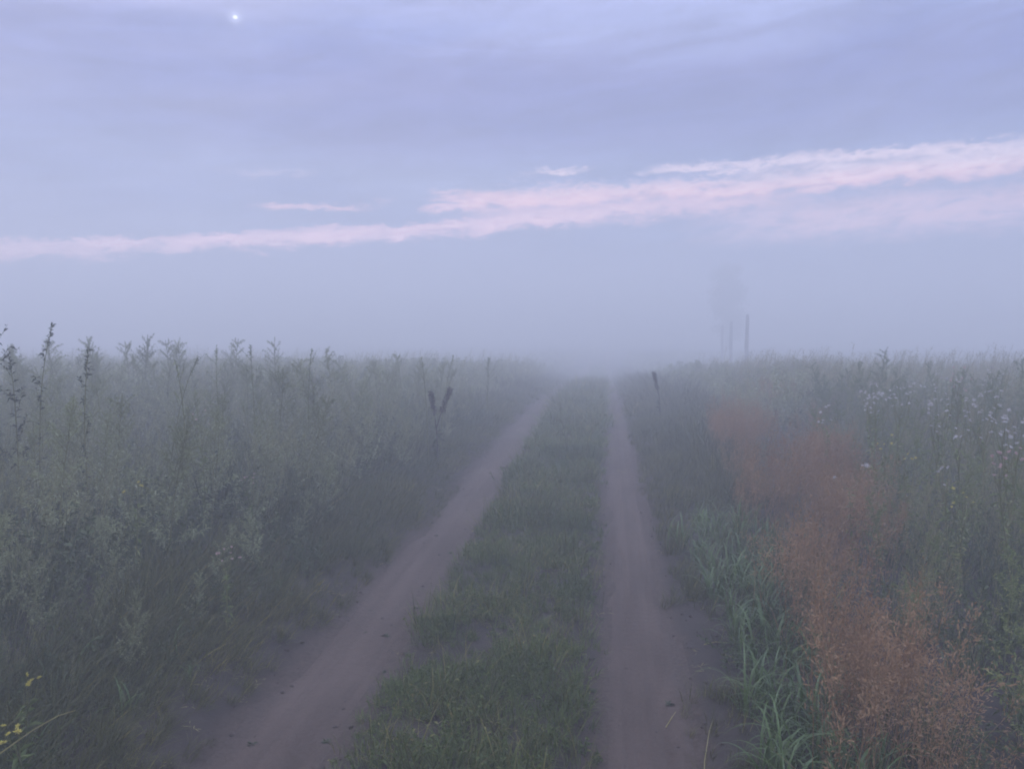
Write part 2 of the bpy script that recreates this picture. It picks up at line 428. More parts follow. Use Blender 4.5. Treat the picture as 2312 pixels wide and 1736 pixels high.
def wheel_track(xc, hw, wide, seed):
    cx_ = (X[:-1, :-1] + X[1:, 1:]) / 2; cy_ = (Y[:-1, :-1] + Y[1:, 1:]) / 2
    l = hw + 0.06 * vnoise(cy_ * 1.3, cy_ * 0 + 1, seed) + 0.04 * vnoise(cy_ * 5, cx_ * 5, seed + 1) + wide
    r = hw + 0.06 * vnoise(cy_ * 1.1, cy_ * 0 + 5, seed + 2) + 0.04 * vnoise(cy_ * 5, cx_ * 5, seed + 3)
    keep = (cx_ > xc - l) & (cx_ < xc + r) & (cy_ > -8) & (cy_ < 120)
    f = cells[keep]
    used, inv = np.unique(f, return_inverse=True); f = inv.reshape(-1, 4)
    cnt = np.bincount(f.ravel(), minlength=len(used))
    co = np.stack([X, Y, Z], -1).reshape(-1, 3)[used]
    co[:, 2] += np.where(cnt == 4, 0.006, -0.004)
    m = MB(); m.add(co, f)
    return link("wheel_track", m.mesh("wheel_track", M["track"], True), kind="structure")
wheel_track(LT, 0.215, 0.015, 11)
wheel_track(RT, 0.180, 0.0, 21)

FOG_TOP = 8.6
m, n = new_mat("haze")
pv = n.new("ShaderNodeVolumePrincipled")
pv.inputs["Color"].default_value = (0.905, 0.90, 0.875, 1); pv.inputs["Density"].default_value = FOG_DENSITY
pv.inputs["Anisotropy"].default_value = 0.25
o = n.new("ShaderNodeOutputMaterial"); n.t.links.new(pv.outputs[0], o.inputs["Volume"])
mb = MB()
x0, x1, y0, y1, z0, z1 = -380, 380, -160, 400, -2.9, FOG_TOP
mb.add([(x0, y0, z0), (x1, y0, z0), (x1, y1, z0), (x0, y1, z0), (x0, y0, z1), (x1, y0, z1), (x1, y1, z1), (x0, y1, z1)],
       [(0, 3, 2, 1), (4, 5, 6, 7), (0, 1, 5, 4), (1, 2, 6, 5), (2, 3, 7, 6), (3, 0, 4, 7)])
link("haze", mb.mesh("haze", m), kind="stuff")

# ------------------------------------------------------------------ tree and posts in the fog
rs = np.random.RandomState(5)
TX, TY = 12.3, 81.0
t = thing("tree", "narrow pale tree almost lost in fog behind the posts", "tree", (TX, TY, float(gz(TX, TY))), s=2.0)
tk = MB(); cr = MB()
trunk = np.array([[0, 0, -0.1], [0.03, 0, 0.9], [-0.03, 0.02, 1.9], [0.05, 0, 3.0], [0.02, 0, 4.3]])
tube(tk, trunk, 0.17, 0.03, 7)
for i in range(26):
    h = rs.uniform(0.9, 4.2); a = rs.uniform(0, 6.28)
    p0, _ = along(trunk, np.array([h / 4.4]))
    wd = 1.15 * (1 - abs(h - 3.0) / 4.2)
    br = curve(p0[0], (math.cos(a), math.sin(a), 0.9), wd * rs.uniform(0.8, 1.25), 5, 0.02, 0.15, rs)
    tube(tk, br, 0.03, 0.006, 4)
    for kx in range(7):
        c0, _ = along(br, np.array([rs.uniform(0.3, 1)]))
        cc = c0[0] + rs.normal(0, 0.12, 3)
        nl = 60
        P = cc + rs.normal(0, 0.16, (nl, 3)); leaves(cr, P, rs.normal(0, 1, (nl, 3)), rs.uniform(0.06, 0.11, nl), 0.06, rs)
for i in range(16):
    a = rs.uniform(0, 6.28); cc = np.array([math.cos(a) * rs.uniform(0, 0.8), math.sin(a) * 0.6, rs.uniform(3.3, 4.55)])
    P = cc + rs.normal(0, 0.14, (70, 3)); P[:, 2] = np.minimum(P[:, 2], 4.85)
    leaves(cr, P, rs.normal(0, 1, (70, 3)) + np.array([0, 0, 0.6]), rs.uniform(0.06, 0.12, 70), 0.06, rs)
for i in range(70):
    th = rs.uniform(0, 6.28); hz = rs.uniform(-1, 1); r_ = math.sqrt(1 - hz * hz) * rs.uniform(0.45, 1.0)
    cc = np.array([math.cos(th) * r_ * 0.80, math.sin(th) * r_ * 0.75, 3.05 + hz * 1.35 * rs.uniform(0.6, 1)])
    if math.sin(cc[0] * 5 + cc[2] * 3) > 0.75: continue
    P = cc + rs.normal(0, 0.15, (55, 3)); P[:, 2] = np.minimum(P[:, 2], 4.62 + rs.normal(0, .08, 55)); leaves(cr, P, rs.normal(0, 1, (55, 3)), rs.uniform(0.06, 0.12, 55), 0.065, rs)
link("trunk", tk.mesh("trunk", M["bark"], True), t); link("crown", cr.mesh("crown", M["crown"]), t)

def post(x, y, h, r, lean, label, seed):
    q = np.random.RandomState(seed); pb = MB()
    zz = np.linspace(-0.15, h, 9); sd_ = 8; V = []
    a = np.linspace(0, 6.283, sd_, endpoint=False)
    for i, z_ in enumerate(zz):
        rr = r * (1 + q.uniform(-0.10, 0.10, sd_)) * (1.08 - 0.14 * i / 8)
        if i == 8: rr = rr * 0.86
        V += [(lean * z_ + math.cos(a[j]) * rr[j] + 0.01 * math.sin(i), math.sin(a[j]) * rr[j], z_) for j in range(sd_)]
    V.append((lean * h, 0, h + 0.02)); qd = []
    for i in range(8):
        for j in range(sd_): qd.append((i * sd_ + j, i * sd_ + (j + 1) % sd_, (i + 1) * sd_ + (j + 1) % sd_, (i + 1) * sd_ + j))
    tr = [(8 * sd_ + j, 8 * sd_ + (j + 1) % sd_, 9 * sd_) for j in range(sd_)]
    pb.add(V, qd, tr)
    o = link("fence_post", pb.mesh("fence_post", M["wood"]))
    o.location = (x, y, float(gz(x, y))); o["label"] = label; o["category"] = "post"; o["group"] = "wooden posts standing in the fog"
post(8.43, 48.0, 2.22 - float(gz(8.43, 48)), 0.115, 0.004, "tallest and darkest of the wooden posts in the fog", 1)
post(8.77, 56.0, 1.84 - float(gz(8.77, 56)), 0.115, -0.003, "middle wooden post of the row, between a tall and a faint one", 2)
post(9.36, 64.0, 1.55 - float(gz(9.36, 64)), 0.11, -0.012, "faintest, shortest wooden post of the row, below the tree", 3)

# ------------------------------------------------------------------ plant meshes
def grass_tuft(seed, nb, r, h0, h1, wd, bend, segs, mat, lean=0.35, bias=0.0):
    q = np.random.RandomState(seed); b = MB()
    a = q.uniform(0, 6.283, nb); rr = r * np.sqrt(q.uniform(0, 1, nb))
    base = np.stack([np.cos(a) * rr, np.sin(a) * rr, np.full(nb, -0.01)], -1)
    azm = a + q.normal(0, 0.9, nb)
    blades(b, base, azm, q.uniform(h0, h1, nb), wd * q.uniform(0.7, 1.3, nb), np.abs(q.normal(0, lean, nb)), q.uniform(0.1, bend, nb), segs, 1.4, None, None, q)
    return b.mesh("grass_tuft", mat)

def herb_tuft(seed, nl, r, h, l0, l1, mat):
    """low broad-leaved filler"""
    q = np.random.RandomState(seed); b = MB()
    for i in range(7):
        a = q.uniform(0, 6.283); d = (math.cos(a) * q.uniform(.1, .7), math.sin(a) * q.uniform(.1, .7), 1)
        st = curve((q.normal(0, r * .35), q.normal(0, r * .35), 0), d, h * q.uniform(.6, 1.1), 6, 0.05, 0.12, q)
        tube(b, st, 0.003, 0.0012, 3, 0.3)
        k_ = nl // 7; P, T = along(st, q.uniform(0.12, 1, k_))
        D = T * 0.4 + q.normal(0, 0.8, (k_, 3)); D[:, 2] = D[:, 2] * 0.6 + 0.2
        leaves(b, P, D, q.uniform(l0, l1, k_), q.uniform(l0, l1, k_) * 0.38, q)
    return b.mesh("herb_tuft", mat)

def red_clump(seed, ns):
    q = np.random.RandomState(seed); b = MB()
    for i in range(ns):
        a = q.uniform(0, 6.283); ln = abs(q.normal(0, 0.16)) + 0.05
        st = curve((q.normal(0, .05), q.normal(0, .05), 0), (math.cos(a) * ln + .10, math.sin(a) * ln, 1), q.uniform(.42, .72), 7, 0.035, 0.03, q)
        tube(b, st, 0.0013, 0.0007, 3, 0.15)
        nb = 34; P, T = along(st, q.uniform(0.52, 1, nb))
        D = unit(T * 0.9 + q.normal(0, 0.62, (nb, 3))); L = q.uniform(0.025, 0.085, nb)
        for f in (0.4, 0.7, 1.0):
            PP = P + D * (L * f)[:, None] + q.normal(0, 0.004, (nb, 3))
            leaves(b, PP, D + q.normal(0, .3, (nb, 3)), q.uniform(0.011, 0.024, nb), 0.0046, q, q.uniform(0.2, 1, nb), 0.1)
    nb = 10
    base = np.stack([q.normal(0, .05, nb), q.normal(0, .05, nb), np.zeros(nb)], -1)
    blades(b, base, q.uniform(0, 6.28, nb), q.uniform(.15, .35, nb), np.full(nb, .004), np.abs(q.normal(0, .3, nb)), q.uniform(.3, 1.2, nb), 3, 1.4, q.uniform(0, .3, nb), None, q)
    return b.mesh("red_clump", M["red"])

def weed_parts(seed, H, nbr, nlf, lsize, spread, spire, mat, stem_mat=None, lean=0.08, q=None):
    """tall branching weed: stem with side branches (one mesh) and its foliage (one mesh)"""
    q = np.random.RandomState(seed); s = MB(); f = MB()
    a = q.uniform(0, 6.283)
    st = curve((0, 0, -0.03), (math.cos(a) * lean, math.sin(a) * lean, 1), H, 9, 0.0, 0.05, q)
    tube(s, st, 0.0055, 0.0014, 5)
    for i in range(nbr):
        tt = q.uniform(0.12, 0.96); p0, T = along(st, np.array([tt])); a = q.uniform(0, 6.283)
        L = spread * (1.05 - tt) ** 0.8 * q.uniform(.6, 1.2) + 0.05
        d = np.array([math.cos(a), math.sin(a), q.uniform(0.7, 1.5)])
        br = curve(p0[0], d, L, 5, -0.02, 0.10, q); tube(s, br, 0.0022, 0.0008, 3)
        P, T = along(br, q.uniform(0.08, 1.0, nlf))
        D = T * 0.55 + q.normal(0, 0.75, (nlf, 3))
        l = q.uniform(0.5, 1.3, nlf) * lsize * (1.2 - 0.75 * tt)
        leaves(f, P, D, l, l * 0.24, q)
    ns = int(90 * spire)
    if ns:
        P, T = along(st, q.uniform(0.70, 1.0, ns)); D = T * 0.9 + q.normal(0, 0.7, (ns, 3))
        leaves(f, P, D, q.uniform(.3, .7, ns) * lsize * 0.6, lsize * 0.11, q)
    return s.mesh("weed_stem", stem_mat or M["stem"], True), f.mesh("weed_foliage", mat)

# ------------------------------------------------------------------ scattered masses (instanced on points)
def scatter(name, meshes, P, rz, tilt, scl, seed):
    """one object: a cloud of points with a geometry-nodes modifier that sets a tuft on each"""
    q = np.random.RandomState(seed); n_ = len(P)
    col = bpy.data.collections.new(name + "_tufts")
    for i, me in enumerate(meshes):
        o_ = bpy.data.objects.new("tuft_%d" % i, me); col.objects.link(o_)
    me = bpy.data.meshes.new(name); me.vertices.add(n_); me.vertices.foreach_set("co", np.asarray(P, float).ravel())
    a = me.attributes.new("rot", "FLOAT_VECTOR", "POINT"); a.data.foreach_set("vector", np.stack([tilt[:, 0], tilt[:, 1], rz], -1).ravel())
    a = me.attributes.new("scl", "FLOAT_VECTOR", "POINT"); a.data.foreach_set("vector", np.asarray(scl, float).ravel())
    a = me.attributes.new("vid", "INT", "POINT"); a.data.foreach_set("value", q.randint(0, len(meshes), n_).astype(np.int32))
    ob = link(name, me, kind="stuff")
    g = bpy.data.node_groups.new(name + "_scatter", "GeometryNodeTree")
    g.interface.new_socket("Geometry", in_out="INPUT", socket_type="NodeSocketGeometry")
    g.interface.new_socket("Geometry", in_out="OUTPUT", socket_type="NodeSocketGeometry")
    gi = g.nodes.new("NodeGroupInput"); go = g.nodes.new("NodeGroupOutput")
    jg = g.nodes.new("GeometryNodeJoinGeometry")
    for o_ in reversed(list(col.objects)):
        inf = g.nodes.new("GeometryNodeObjectInfo"); inf.inputs["Object"].default_value = o_; inf.inputs["As Instance"].default_value = False
        ti = g.nodes.new("GeometryNodeGeometryToInstance")
        g.links.new(inf.outputs["Geometry"], ti.inputs[0]); g.links.new(ti.outputs[0], jg.inputs[0])
    ip = g.nodes.new("GeometryNodeInstanceOnPoints"); ip.inputs["Pick Instance"].default_value = True
    def attr(nm, dt):
        x = g.nodes.new("GeometryNodeInputNamedAttribute"); x.data_type = dt; x.inputs["Name"].default_value = nm; return x.outputs["Attribute"]
    e2r = g.nodes.new("FunctionNodeEulerToRotation")
    L = g.links.new
    L(attr("rot", "FLOAT_VECTOR"), e2r.inputs[0]); L(e2r.outputs[0], ip.inputs["Rotation"])
    L(attr("scl", "FLOAT_VECTOR"), ip.inputs["Scale"]); L(attr("vid", "INT"), ip.inputs["Instance Index"])
    L(gi.outputs[0], ip.inputs["Points"]); L(jg.outputs[0], ip.inputs["Instance"]); L(ip.outputs[0], go.inputs[0])
    md = ob.modifiers.new("scatter", "NODES"); md.node_group = g
    return ob

def field(seed, x0, x1, y0, y1, dens, mask=None, near=7.0, fall=1.0):
    """points over a strip; density per square metre thins out with distance beyond 'near'"""
    q = np.random.RandomState(seed)
    n_ = int((x1 - x0) * (y1 - y0) * dens)
    x = q.uniform(x0, x1, n_); y = q.uniform(y0, y1, n_)
    d = np.hypot(x, y)
    keep = q.uniform(0, 1, n_) < np.minimum(1, (near / np.maximum(d, 0.1)) ** fall)
    ang = np.degrees(np.arctan2(x, np.maximum(y, 0.01)))
    keep &= ((ang > -47) & (ang < 34)) | (d < 3.0)
    if mask is not None: keep &= mask(x, y, q.uniform(0, 1, n_))
    x, y = x[keep], y[keep]
    return np.stack([x, y, gz(x, y)], -1), q

def red_left(y): return 0.58 + 0.076 * y
def red_right(y): return np.minimum(0.05 + 0.43 * y, 0.78 + 0.20 * y)
def left_edge(y): return -1.57 - 0.09 * vnoise(y * 0.9, y * 0, 31)
def H_left(x, y=None):
    h = np.clip(0.42 + 0.60 * (-np.asarray(x) - 2.0), 0.28, 1.20)
    return h if y is None else h * (1 + 0.34 * vnoise(np.asarray(x) * 0.75, np.asarray(y) * 0.6, 33) + 0.10 * vnoise(np.asarray(x) * 2, np.asarray(y) * 2, 34))
def H_right(x, y=None):
    h = np.clip(0.45 + 0.33 * (np.asarray(x) - 1.5), 0.38, 1.16)
    return h if y is None else h * (1 + 0.20 * vnoise(np.asarray(x) * 0.8, np.asarray(y) * 0.6, 35) + 0.10 * vnoise(np.asarray(x) * 2, np.asarray(y) * 2, 36))

# short grass in the middle strip and along the right track
def m_strip(x, y, u):
    e = 0.07 * vnoise(y * 1.6, y * 0, 41); e2 = 0.05 * vnoise(y * 1.9, y * 0, 42)
    inside = (x > -1.04 + e) & (x < -0.02 + e2)
    bald = vnoise(x * 2.5, y * 2.5, 43) + 0.6 * vnoise(x * 6, y * 6, 44)
    edge = np.minimum(x + 1.06, -0.03 - x)
    return inside & (u < np.clip(0.85 + 0.40 * bald, 0.30, 1) * np.clip(edge * 7 + 0.12, 0.12, 1))
tufts = [grass_tuft(100 + i, 34, 0.055, 0.04, 0.13, 0.0042, 1.3, 3, M["grass"], 0.5) for i in range(6)] + \
        [herb_tuft(120 + i, 84, 0.07, 0.075, 0.012, 0.028, M["grass"]) for i in range(4)] + [grass_tuft(130 + i, 14, 0.06, 0.10, 0.24, 0.0036, 1.6, 4, M["verge"], 0.5) for i in range(3)]
P, q = field(201, -1.15, 0.05, 1.6, 60, 420, m_strip, 7, 1.0)
n_ = len(P); hs = 0.75 + 0.45 * vnoise(P[:, 0] * 3, P[:, 1] * 3, 45) + np.clip(P[:, 1] / 40, 0, .5)
hs = np.clip(hs, 0.35, 1.7)[:, None] * np.array([[1, 1, 1.05]]) * q.uniform(.75, 1.25, (n_, 1))
hs[:, :2] *= np.clip(P[:, 1:2] / 7, 1, 2.4)
scatter("short_grass", tufts, P, q.uniform(0, 6.28, n_), q.normal(0, .12, (n_, 2)), hs, 1)

# verge grass: left and right of the tracks
def m_verge(x, y, u):
    lft_ = (x < left_edge(y)) & (x > -2.75)
    soil = ((x > 0.36) & (x < 0.62 + 0.06 * vnoise(y * 4, y * 0, 3)) & (y > 3.45) & (y < 4.65))
    rgt = (x > 0.40 + 0.05 * vnoise(y * 2, y * 0, 52)) & (x < red_left(y) + 0.35) & ~soil
    gap = vnoise(x * 2, y * 2, 53)
    return (lft_ | rgt) & (u < (0.75 + 0.35 * gap) * np.where((x > 0.6) & (y < 7), 0.22, 1.25))
tufts = [grass_tuft(140 + i, 26, 0.07, 0.10, 0.30, 0.0046, 1.5, 4, M["verge"], 0.35) for i in range(8)]
P, q = field(202, -2.8, 2.6, 1.2, 55, 210, m_verge, 7, 1.0)
n_ = len(P)
dl = np.where(P[:, 0] < 0, left_edge(P[:, 1]) - P[:, 0], P[:, 0] - 0.44)
hs = np.clip(np.where(P[:, 0] > 0, .48, .32) + 0.95 * dl, 0.3, 1.25) * (1 + 0.35 * vnoise(P[:, 0] * 1.7, P[:, 1] * 1.7, 54)) * q.uniform(.75, 1.25, n_)
hs = hs[:, None] * np.ones((1, 3)); hs[:, :2] *= np.clip(P[:, 1:2] / 8, 1, 2.4)
tl = q.normal(0, .10, (n_, 2)); tl[:, 1] += np.where(P[:, 0] < 0, 0.48, 0.15)
scatter("verge_grass", tufts, P, q.uniform(-.6, .6, n_), tl, hs, 2)

# reddish seeding grass in a band along the right side
def m_red(x, y, u):
    dn = vnoise(x * 1.3, y * 0.9, 61) + 0.5 * vnoise(x * 3.1, y * 2.3, 62)
    fade = np.clip((15 - y) / 7, 0, 1)
    core = np.clip(np.minimum(x - red_left(y), red_right(y) - x) * 4 + 0.25, 0, 1)
    return (x > red_left(y) - 0.1) & (x < red_right(y) + 0.3) & (u < core * fade * np.clip(0.34 + 0.95 * dn, 0.0, 1))
tufts = [red_clump(160 + i, 9) for i in range(7)]
P, q = field(203, 0.5, 4.0, 1.2, 15, 70, m_red, 8, 0.6)
n_ = len(P); s_ = q.uniform(.72, 1.1, n_)[:, None] * np.ones((1, 3))
scatter("red_grass", tufts, P, q.uniform(-.8, .8, n_), q.normal(0, .07, (n_, 2)), s_, 3)

# leafy undergrowth filling both sides
def m_under(x, y, u):
    return ((x < -2.0 - 0.15 * vnoise(y * 1.2, y * 0, 71)) | (x > np.where(y < 7, 0.66, red_left(y) + 0.05))) & (u < np.where((x > 0) & (x < red_right(y)), 0.40, 1.0))
tufts = [herb_tuft(180 + i, 168, 0.22, 0.40, 0.022, 0.055, M["under"]) for i in range(7)] + \
        [grass_tuft(190 + i, 40, 0.12, 0.25, 0.55, 0.006, 1.5, 4, M["under"], 0.3) for i in range(4)]
P, q = field(204, -14, 9, 1.0, 17, 34, m_under, 6, 0.8)
n_ = len(P); Hh = np.where(P[:, 0] < 0, H_left(P[:, 0], P[:, 1]), H_right(P[:, 0], P[:, 1]))
s_ = np.clip(Hh * 1.15, 0.5, 1.9) * q.uniform(.65, 1.1, n_); s_ = s_[:, None] * np.array([[1, 1, 1.0]])
s_[:, :2] = np.clip(s_[:, :2], 0.6, 1.25) * np.clip(P[:, 1:2] / 9, 1, 1.6)
scatter("undergrowth", tufts, P, q.uniform(0, 6.28, n_), q.normal(0, .12, (n_, 2)), s_, 4)

def meadow_tuft(seed, mat):
    q = np.random.RandomState(seed); b = MB(); nb = 26
    base = np.stack([q.normal(0, .09, nb), q.normal(0, .09, nb), np.full(nb, -.01)], -1)
    blades(b, base, q.uniform(0, 6.28, nb), q.uniform(.45, .95, nb), q.uniform(.003, .005, nb), np.abs(q.normal(0, .2, nb)), q.uniform(.3, 1.6, nb), 5, 1.7, None, None, q)
    for i in range(7):
        a = q.uniform(0, 6.28); ln = abs(q.normal(0, .18))
        st = curve((q.normal(0, .07), q.normal(0, .07), 0), (math.cos(a) * ln + .12, math.sin(a) * ln, 1), q.uniform(.7, 1.08), 8, 0.03, .03, q)
        tube(b, st, .0014, .0008, 3, .7)
        n1 = 46; P, T = along(st, q.uniform(.70, 1, n1)); D = unit(T + q.normal(0, .55, (n1, 3)))
        leaves(b, P + D * q.uniform(0, .045, n1)[:, None], D, q.uniform(.012, .026, n1), .0045, q, q.uniform(.55, 1, n1), .2)
    return b.mesh("meadow_tuft", mat)
def m_meadow_l(x, y, u): return (x < -2.25 - 0.25 * vnoise(y * 1.1, y * 0, 75)) & (u < 0.62 + 0.55 * vnoise(x * .8, y * .7, 76))
def m_meadow_r(x, y, u):
    core = (x > red_left(y)) & (x < red_right(y))
    return (x > red_left(y) + 0.15) & (u < np.where(core & (y < 12), 0.22, 0.62 + 0.55 * vnoise(x * .8, y * .7, 77)))
for sd_, nm, mt, xa, xb, mk in ((206, "meadow_grass", M["meadow"], -26, -2.0, m_meadow_l), (207, "brown_meadow_grass", M["meadow_r"], 0.8, 20, m_meadow_r)):
    P, q = field(sd_, xa, xb, 1.4, 34, 15 if xb < 0 else 18, mk, 8, 1.0)
    n_ = len(P); Hh = H_left(P[:, 0], P[:, 1]) if xb < 0 else H_right(P[:, 0], P[:, 1]) * 1.04
    s_ = np.clip(Hh, .35, 1.25) * q.uniform(.50, .98, n_) * np.where(P[:, 0] < 0, .90, .96); s_ = s_[:, None] * np.ones((1, 3)); s_[:, :2] *= np.clip(P[:, 1:2] / 9, 1, 2.0)
    scatter(nm, [meadow_tuft(210 + i, mt) for i in range(7)], P, q.uniform(-.9, .9, n_), q.normal(0, .10, (n_, 2)) + [0, .10], s_, sd_)

# weeds too far into the fog to tell apart
far_w = []
for i in range(6):
    b = MB(); qq = np.random.RandomState(300 + i)
    for kx in range(5):
        bx, by = qq.normal(0, .25, 2); H = qq.uniform(.65, 1.08)
        for j in range(150):
            pass
        nn = 170; zz = qq.uniform(0.05, 1, nn) ** 0.8 * H
        rr = 0.17 * (1.15 - zz / H); Pn = np.stack([bx + qq.normal(0, 1, nn) * rr, by + qq.normal(0, 1, nn) * rr, zz], -1)
        leaves(b, Pn, qq.normal(0, .6, (nn, 3)) + np.array([0, 0, .8]), qq.uniform(.05, .10, nn), .026, qq)
    far_w.append(b.mesh("far_weed", M["weed"]))
def m_far(x, y, u):
    side = (x < -2.5 - 0.4 * vnoise(y * .5, y * 0, 81)) | (x > 1.6 + 0.4 * vnoise(y * .5, y * 0, 82))
    return side & (np.hypot(x, y) > 12.5)
P, q = field(205, -75, 60, 6, 80, 3.2, m_far, 24, 1.2)
n_ = len(P); s_ = np.clip(np.minimum(np.where(P[:, 0] < 0, -P[:, 0] - 1.2, P[:, 0] - 0.6) * 0.45, 1.0), .4, 1) * q.uniform(.5, 0.8, n_)
s_ = s_[:, None] * np.ones((1, 3)); s_[:, :2] *= 1.25
scatter("distant_weeds", far_w, P, q.uniform(0, 6.28, n_), q.normal(0, .06, (n_, 2)), s_, 5)

# ------------------------------------------------------------------ weeds one can count
def poisson(seed, x0, x1, y0, y1, gap, mask, cap, tries=9000):
    q = np.random.RandomState(seed); pts = []
    for _ in range(tries):
        x = q.uniform(x0, x1); y = q.uniform(y0, y1)
        if not mask(x, y): continue
        if all((x - a) ** 2 + (y - b) ** 2 > gap * gap for a, b in pts): pts.append((x, y))
    pts.sort(key=lambda p: p[0] ** 2 + p[1] ** 2)
    return pts[:cap], q
def in_view(x, y, lo=-43.5, hi=30): 
    a = math.degrees(math.atan2(x, max(y, .01))); return lo < a < hi

protos = []
for i in range(9):
    sm, fm = weed_parts(400 + i, 1.0, 34 + i, 44, 0.036, 0.24 + 0.02 * (i % 5), 0.8 + 0.5 * (i % 3), M["weed"], None, 0.16)
    t = thing("grey_weed", "bushy grey-green weed in the crowded thicket left of the track", "weed", group="grey-green weeds of the left thicket")
    link("stem", sm, t); link("foliage", fm, t); protos.append(t)
pts, q = poisson(11, -12, -2.15, 1.7, 14, 0.36, lambda x, y: in_view(x, y) and x < -2.12 - 0.2 * vnoise(y * .8, 0, 91) and math.hypot(x, y) < 13 and math.hypot(x, y) > 2.6, 270)
for i, (x, y) in enumerate(pts):
    h = float(H_left(x, y)) * q.uniform(.75, 1.10); lc = (x, y, float(gz(x, y))); tl = (q.normal(0, .12), q.normal(0.09, .14))
    if i < len(protos):
        p = protos[i]; p.location = lc; p.rotation_euler = (tl[0], tl[1], q.uniform(0, 6.28)); p.scale = (h, h, h)
    else: dup(protos[i % len(protos)], lc, q.uniform(0, 6.28), h, tilt=tl)
print("left weeds", len(pts))

protos = []
for i in range(6):
    sm, fm = weed_parts(430 + i, 1.0, 28, 38, 0.040, 0.22 + 0.02 * i, 0.9, M["gweed"], None, 0.14)
    t = thing("green_weed", "leafy green weed in the growth beyond the reddish grass", "weed", group="green weeds beyond the reddish grass")
    link("stem", sm, t); link("foliage", fm, t); protos.append(t)
pts, q = poisson(12, 1.4, 8, 2.6, 14, 0.36, lambda x, y: in_view(x, y) and x > float(red_right(y)) - 0.1 and math.hypot(x, y) < 13, 170)
for i, (x, y) in enumerate(pts):
    h = float(H_right(x, y)) * q.uniform(.75, 1.1); lc = (x, y, float(gz(x, y))); tl = (q.normal(0, .12), q.normal(0.06, .13))
    if i < len(protos):
        p = protos[i]; p.location = lc; p.rotation_euler = (tl[0], tl[1], q.uniform(0, 6.28)); p.scale = (h, h, h)
    else: dup(protos[i % len(protos)], lc, q.uniform(0, 6.28), h, tilt=tl)
print("right weeds", len(pts))

# ------------------------------------------------------------------ single tall weeds that break the skyline on the left
def tall_weed(label, x, y, H, lean_dir, bow, seed, leafy=46, ls=0.05, sprays=6, mat="dark_leaf"):
    q = np.random.RandomState(seed); ls = ls * (.8 if y < 5.15 else .6)
    t = thing("tall_weed", label, "weed", (x, y, float(gz(x, y))), group="tall weeds rising above the left thicket")
    s = MB(); f = MB()
    u = np.linspace(0, 1, 14)
    pts = np.stack([lean_dir * bow * u ** 2.6, 0.06 * np.sin(u * 3 + seed), H * (u - 0.10 * abs(bow) * u ** 5)], -1)
    tube(s, pts, 0.007, 0.0018, 5)
    for i in range(sprays):
        tt = 0.35 + 0.6 * (i + q.uniform(0, .6)) / sprays
        p0, T = along(pts, np.array([tt])); a = q.uniform(0, 6.28)
        br = curve(p0[0], (math.cos(a), math.sin(a), 1.4), q.uniform(.10, .24), 5, 0.02, .1, q); tube(s, br, .0024, .001, 3)
        P, T = along(br, q.uniform(.2, 1, 12)); l = q.uniform(.5, 1.1, 12) * ls
        leaves(f, P, T * .5 + q.normal(0, .6, (12, 3)), l, l * .36, q)
    P, T = along(pts, 1 - q.uniform(0, .80, leafy) ** 1.15); l = q.uniform(.7, 1.25, leafy) * ls
    leaves(f, P, T * .5 + q.normal(0, .65, (leafy, 3)), l, l * .34, q)
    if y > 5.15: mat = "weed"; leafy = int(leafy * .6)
    P, T = along(pts, q.uniform(.90, 1, 34)); leaves(f, P, T * .8 + q.normal(0, .5, (34, 3)), q.uniform(.02, .04, 34), .010, q)
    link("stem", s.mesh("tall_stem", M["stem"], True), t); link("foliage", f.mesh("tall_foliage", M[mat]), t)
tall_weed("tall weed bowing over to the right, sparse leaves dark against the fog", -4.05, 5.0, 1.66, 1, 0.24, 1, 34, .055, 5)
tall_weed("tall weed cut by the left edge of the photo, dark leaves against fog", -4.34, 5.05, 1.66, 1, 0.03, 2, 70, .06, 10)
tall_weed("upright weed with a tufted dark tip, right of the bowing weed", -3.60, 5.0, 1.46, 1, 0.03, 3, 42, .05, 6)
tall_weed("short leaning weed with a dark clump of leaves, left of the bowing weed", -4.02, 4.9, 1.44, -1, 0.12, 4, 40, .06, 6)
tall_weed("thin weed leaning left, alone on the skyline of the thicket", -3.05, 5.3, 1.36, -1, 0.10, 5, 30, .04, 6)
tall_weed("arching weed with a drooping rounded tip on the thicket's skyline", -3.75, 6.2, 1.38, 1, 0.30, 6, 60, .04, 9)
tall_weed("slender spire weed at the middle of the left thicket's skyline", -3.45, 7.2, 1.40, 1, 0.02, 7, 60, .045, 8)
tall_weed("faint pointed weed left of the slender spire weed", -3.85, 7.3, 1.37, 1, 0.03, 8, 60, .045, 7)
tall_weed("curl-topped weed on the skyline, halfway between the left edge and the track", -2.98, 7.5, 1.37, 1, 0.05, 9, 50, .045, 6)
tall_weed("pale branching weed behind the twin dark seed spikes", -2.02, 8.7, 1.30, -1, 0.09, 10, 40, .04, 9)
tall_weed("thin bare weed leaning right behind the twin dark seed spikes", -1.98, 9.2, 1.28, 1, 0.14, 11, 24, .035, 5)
tall_weed("faint bushy weed by the left track where it enters the fog", -1.85, 12.0, 1.12, 1, 0.02, 12, 90, .05, 12)

